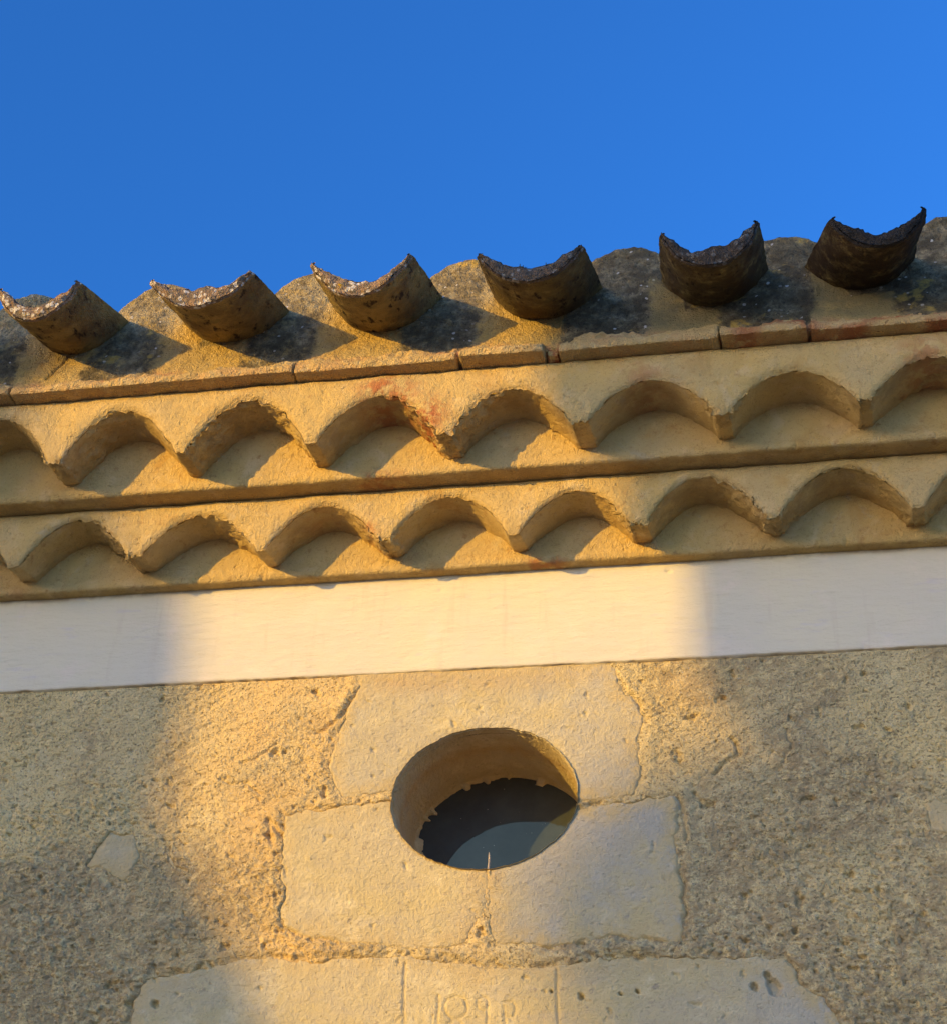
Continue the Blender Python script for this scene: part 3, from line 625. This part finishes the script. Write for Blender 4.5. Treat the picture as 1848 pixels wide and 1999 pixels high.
# tip corners: xL, xR, rim z, bottom z, yaw (x shift per m going back), flare, darkening
TILES = [(-1.545, -1.385, 1.876, 1.811, .00, .08, .0), (-1.284, -1.138, 1.880, 1.811, .02, .10, .0), (-1.023, -.849, 1.869, 1.808, .02, .07, .05), (-.759, -.592, 1.873, 1.801, .00, .10, .0),
         (-.492, -.326, 1.860, 1.799, .00, .08, .55), (-.213, -.060, 1.868, 1.797, -.03, .10, .8), (.040, .184, 1.868, 1.806, -.17, .16, 1.0), (.300, .460, 1.868, 1.804, .0, .1, .9)]
for k in range(3): TILES.insert(0, (TILES[0][0]-.262, TILES[0][1]-.262, 1.874, 1.808, 0., .08, .1))
for k in range(3): TILES.append((TILES[-1][0]+.262, TILES[-1][1]+.262, 1.87, 1.806, 0., .08, .9))
def tile_shape(xL, xR, zr, zb, yaw, flare, darken, oT, length, seed, up=False, slope=SL):
    """barrel shell; up=False lies on its back (canal), up=True arches over (cover). returns V, Q, masks"""
    th_ = .018; n = 44; m = 9; nl = 90
    a = (xR-xL)/2; hgt = abs(zr-zb); xc = (xL+xR)/2
    vv = np.concatenate([np.linspace(0, .02, 10)[:-1], np.linspace(.02, length, nl-9)])
    t = np.linspace(-1, 1, n)
    def sec(v):
        av = a+flare*min(v, .45)*.5; hv = hgt; s_ = np.sin(t*np.pi/2)
        tk = th_+.016*math.exp(-v/.03); pw = 2.35 if not up else 2.2
        out = list(zip(av*s_, -hv*(1-np.abs(s_)**pw)))
        inn = list(zip((av-tk*.62*(1-.6*np.abs(s_)**5))*s_, -(hv-tk)*(1-np.abs(s_)**pw)))
        e1 = [((out[-1][0]*(1-s)+inn[-1][0]*s), (out[-1][1]*(1-s)+inn[-1][1]*s)+.003*math.sin(s*math.pi)) for s in np.linspace(0, 1, m)[1:-1]]
        e2 = [((inn[0][0]*(1-s)+out[0][0]*s), (inn[0][1]*(1-s)+out[0][1]*s)+.003*math.sin(s*math.pi)) for s in np.linspace(0, 1, m)[1:-1]]
        return np.array(out+e1+inn[::-1]+e2)
    P = np.array([sec(v) for v in vv]); nc = P.shape[1]
    V2 = np.repeat(vv[:, None], nc, 1)
    c0 = P.mean(1, keepdims=True)
    Xl, Zl = P[..., 0], P[..., 1]
    ang = np.arctan2(Xl, Zl-.03)
    # ragged tip
    rag = .010*fbm(Xl, Xl*0, Zl, 22, 3, seed)+.008*np.abs(fbm(Xl, Xl*0, Zl, 70, 3, seed+4))
    tipf = np.exp(-V2/.03)
    Yv = V2+rag*tipf
    inner_side = np.zeros(nc); inner_side[n+m-2:2*n+m-2] = 1; IS = np.tile(inner_side, (len(vv), 1))
    # rounded tip
    rnd = .0035*np.exp(-V2/.003)
    midR = np.stack([Xl, Zl], -1)
    if up: Zl = -Zl; zb_, zr_ = zb, zr
    X = xc+Xl+yaw*V2; Z = zr+Zl*1.0+slope*Yv+IS*(.014*np.clip(noise(Xl*32, Xl*0, Xl*0, seed+3), -.3, 1)*np.exp(-V2/.03))*(1-(np.abs(Xl)/a).clip(0, 1)**4); O = oT-Yv
    d = .0040*fbm(X, O, Z, 24, 3, seed+7)+.0026*fbm(X, O, Z, 90, 3, seed+9)+.009*np.clip(IS, 0, 1)*(np.abs(fbm(X, O, Z, 90, 3, seed+12))-.1)*np.exp(-V2/.06)
    # normal approx radial
    Nx, Nz = Xl, (Zl-(.03 if not up else -.03)); ln = np.hypot(Nx, Nz)+1e-6; sg = np.where(IS > 0, -1, 1)
    X = X+Nx/ln*sg*(d-rnd*(1)); Z = Z+Nz/ln*sg*(d-rnd)
    V = np.stack([X, D-O, Z], -1).reshape(-1, 3)
    Q = gq(len(vv), nc, True)
    # tip cap: strip between outer and inner arcs
    cap = []
    oi = list(range(n)); ii = list(range(2*n+m-3, n+m-3, -1))
    # mid ridge for a rounded, crumbled lip
    Om = []; base = V.reshape(len(vv), nc, 3)
    A = base[0, oi]; B = base[0, ii]; nr = 6; caps = []
    for w in np.linspace(0, 1, nr+2)[1:-1]:
        C = A*(1-w)+B*w; C[:, 1] -= .004*math.sin(w*math.pi)+.004*noise(C[:, 0]*120, C[:, 2]*120, C[:, 2]*0+w*3, seed+2)+.002*noise(C[:, 0]*300, C[:, 2]*300, C[:, 2]*0+w*3, seed+2); caps.append(C)
    off = len(V); V = np.concatenate([V]+caps)
    rowsI = [np.array(oi)]+[off+k*n+np.arange(n) for k in range(nr)]+[np.array(ii)]
    for r0, r1 in zip(rowsI[:-1], rowsI[1:]):
        for j in range(n-1): cap.append((r0[j], r0[j+1], r1[j+1], r1[j]))
    Q = np.concatenate([Q, np.array(cap)[:, ::-1]])
    rim = np.concatenate([(np.maximum(np.exp(-(V2/.006)**2), IS*1.0)).ravel(), np.ones(nr*n)])
    sm = np.full(len(V), darken)
    return V, Q, dict(rim=rim, darken=sm)
ORD = ['first', 'second', 'third', 'fourth', 'fifth', 'sixth']
LB = {4: 'gutter tile at the far left with white lichen-crusted lip and lit olive underside', 5: 'gutter tile second from the left, with thin orange and grey lip touching a cover tile',
      6: 'gutter tile third from the left, with broad orange and yellow lichen crusted broken lip', 7: 'gutter tile fourth from the left, half in shade with moss tufts on its lip',
      8: 'dark gutter tile with a tall knobby right horn, second from the right', 9: 'dark gutter tile at the far right, skewed sideways with a squarish left edge'}
TCX = []; GT = []
for i, (xL, xR, zr, zb, yaw, fl, darken) in enumerate(TILES):
    TCX.append(((xL+xR)/2+yaw*.15))
    V, Q, mk = tile_shape(xL, xR, zr, zb, yaw, fl, darken, .34, .60, 500+i*13)
    horn = {8: (.009, 1), 9: (.005, 1)}.get(i)
    if horn:                                        # a horn of crust on the right-hand corner
        tt = sstep(zr-.03, zr+.01, V[:, 2])*sstep(D-.31, D-.335, V[:, 1])*(V[:, 0] > (xL+xR)/2); V[:, 2] += horn[0]*tt
    o = mesh_obj('gutter_tile', V, Q, M['tile'], None, mk, origin=((xL+xR)/2, D-.34, zr)); GT.append(o)
    tag(o, LB.get(i, 'curved gutter tile beyond the %s end of the picture, %s out' % (('left', ORD[3-i]) if i < 4 else ('right', ORD[i-10]))), 'roof tile', 'gutter tiles sticking out over the eaves')
TCX = np.array(TCX); HC = (TCX[:-1]+TCX[1:])/2
HC = np.concatenate([[HC[0]-.26], HC, [HC[-1]+.26]])
# nudge the humps to the measured crowns
meas = np.array([-1.323, -1.085, -.815, -.550, -.287, -.033, .232])
for j in range(len(HC)):
    k = np.argmin(np.abs(meas-HC[j]))
    if abs(meas[k]-HC[j]) < .07: HC[j] = meas[k]*.75+HC[j]*.25
HZ = 2.021+.008*np.sin(np.arange(len(HC))*2.1)-.006*(HC > -.6)-.004*(HC > -.1)
for k, dz in ((0, .006), (1, .015), (2, .004), (4, .010), (6, .006)):
    HZ[np.argmin(np.abs(HC-meas[k]))] += dz
xs = np.arange(-2.6, 1.65, .0028)
def hump_top(x):
    z = np.full(x.shape, 1.893)
    for c, zc in zip(HC, HZ):
        s = np.abs(x-c)/.098; z = np.maximum(z, 1.878+(zc-1.878)*np.sqrt(np.clip(1-s**2.2, 0, 1)))
    return z
nvF = 84
X, Vp = np.meshgrid(xs, np.linspace(0, 1, nvF), indexing='ij'); ZT = hump_top(X)
vf = .80
t1 = np.clip(Vp/vf, 0, 1); t2 = np.clip((Vp-vf)/(1-vf), 0, 1)
Z = 1.752+(ZT-.018-1.752)*t1; 
O = .232-.088*np.clip((Z-1.752)/.24, 0, 1)**.80-.040*np.exp(-(Z-1.752)/.0045)
hb = np.zeros_like(X)
for c in HC: hb = np.maximum(hb, np.exp(-((X-c)/.075)**2))
O = O-.014*(1-hb)*sstep(.35, .0, t1)*0+.010*hb*sstep(1.80, 1.90, Z)
# roll over the top and run back up the roof
an = t2*np.pi/2; rr_ = .018
Z = Z+rr_*np.sin(np.clip(t2*2.5, 0, 1)*np.pi/2); O = O-rr_*(1-np.cos(np.clip(t2*2.5, 0, 1)*np.pi/2))-.30*sstep(.4, 1, t2)
Z = Z+.30*sstep(.4, 1, t2)*SL
rough = .55+.9*hb
dO = .0030*fbm(X, Z*0, Z, 22, 3, 601)+rough*(.0034*fbm(X, O, Z, 62, 3, 603, .6)+.0022*fbm(X, O, Z, 160, 2, 606))
for P, dp, w in [([(128, 846), (118, 872), (104, 892), (96, 905)], .008, .0022), ([(100, 840), (92, 858)], .003, .0015), ([(1448, 640), (1480, 650), (1530, 655), (1560, 648)], .004, .002),
                 ([(1215, 600), (1225, 620), (1210, 640)], .004, .002), ([(1440, 635), (1490, 632), (1530, 640)], .005, .002)]:
    q = [unp(a, b-160 if b > 800 else b, .20) for a, b in P]
    d = line_d(X+.004*noise(X*60, X*0, Z*60, 3), Z+.004*noise(X*60, X*0, Z*60, 4), q); dO -= dp*np.exp(-(d/w)**2)
lowe = sstep(.09, .0, t1)
dO += lowe*(.006+.010*fbm(X, Z*0, Z, 50, 3, 611))
O = O+dO; Z = Z+.5*dO*t2+.0015*noise(X*70, X*0, X*0, 612)*t1
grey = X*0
for c in HC: grey = np.maximum(grey, sstep(.086, .046, np.abs(X-c+.030)))  # lichen stripe widened left, painting in the tile shadow
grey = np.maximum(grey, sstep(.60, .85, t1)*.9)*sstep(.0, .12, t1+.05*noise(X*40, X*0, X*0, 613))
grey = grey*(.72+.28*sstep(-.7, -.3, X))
black = np.maximum(np.clip(.10+.70*sstep(-.75, -.35, X), 0, 1), .75*sstep(.75, .5, t1))*np.where(t1 < .9, 1, .8)  # right-hand weathering, plus tile-shadow darkness painted into the lower face
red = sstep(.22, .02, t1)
mb = grid('mortar_bed', X, D-O, Z, M['mortar'], house, dict(grey=np.clip(grey+.22*sstep(-.42, -.25, X)*sstep(.12, .3, t1), 0, 1), black=black, red=red, old=sstep(-.50, -.30, X)*sstep(.05, .25, t1)), flip=True, origin=(0, D-.2, 1.8))  # darker ochre over the right end includes painted shade
mb['label'] = 'mortar filling between the bricks and the roof tiles, ochre with grey lichen runs and painted-in tile shade'
CL = {}
for j, (c, zc) in enumerate(zip(HC, HZ)):
    V, Q, mk = tile_shape(c-.094, c+.094, zc-.078, zc-.004, 0, .0, .35+.3*(c > -.6), .142, .62, 800+j*11, up=True)
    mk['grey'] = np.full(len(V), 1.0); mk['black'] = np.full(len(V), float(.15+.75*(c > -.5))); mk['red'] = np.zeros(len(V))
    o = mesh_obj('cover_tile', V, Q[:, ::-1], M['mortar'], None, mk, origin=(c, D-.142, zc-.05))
    vis = [k for k in range(len(meas)) if abs(meas[k]-c) < .05]
    nm = ['at the left edge, sunlit and white-specked, showing over the first gutter tile', 'between the first and second gutter tiles from the left, sunlit', 'between the second and third gutter tiles from the left, sunlit',
          'just right of the lichen-crusted third gutter tile, yellowish', 'between the fourth and fifth gutter tiles from the left, shaded', 'between the two dark gutter tiles, white-specked', 'at the right edge, dark, beyond the last gutter tile']
    tag(o, ('grey cover tile '+nm[vis[0]]) if vis else 'rounded cover tile beyond the %s edge of the picture, %s out' % (('left', ORD[max(0, int(round((-1.585-c)/.262)))]) if c < -.5 else ('right', ORD[max(0, int(round((c-.51)/.262)))])), 'roof tile', 'cover tiles behind the gutter tiles')
# moss and tiny weeds on two of the lips
def tuft(par, cx, cz, n, seed):
    rg = np.random.RandomState(seed); V = []; Q = []
    for k in range(n):
        x = cx+rg.normal()*.010; y = D-.335+rg.rand()*.012; z = cz+.3*abs(x-cx); hh = .003+.004*rg.rand()**2; w = .0012; dx, dy = rg.normal(size=2)*.003
        i = len(V); V += [(x-w, y, z), (x+w, y, z), (x+dx+w*.4, y+dy, z+hh), (x+dx-w*.4, y+dy, z+hh), (x, y-w, z), (x, y+w, z), (x+dx, y+dy+w*.4, z+hh), (x+dx, y+dy-w*.4, z+hh)]
        Q += [(i, i+1, i+2, i+3), (i+4, i+5, i+6, i+7)]
    mesh_obj('moss_tuft', V, Q, M['moss'], par, origin=(cx, D-.33, cz))
for k, cx, cz in [(7, -.435, 1.828), (7, -.395, 1.826)]:
    tuft(GT[k], cx, cz, 16, 900+k)
# roof boarding under the tiles
def roofwarp(P):
    P = P.copy(); P[:, 2] += (P[:, 1]-(D-.05))*SL; return P
rbox('roof_deck', (-.5, D+.75, 1.845), (4.2, 1.6, .03), .005, (4, 4, 3), M['dark'], house, warp=roofwarp)
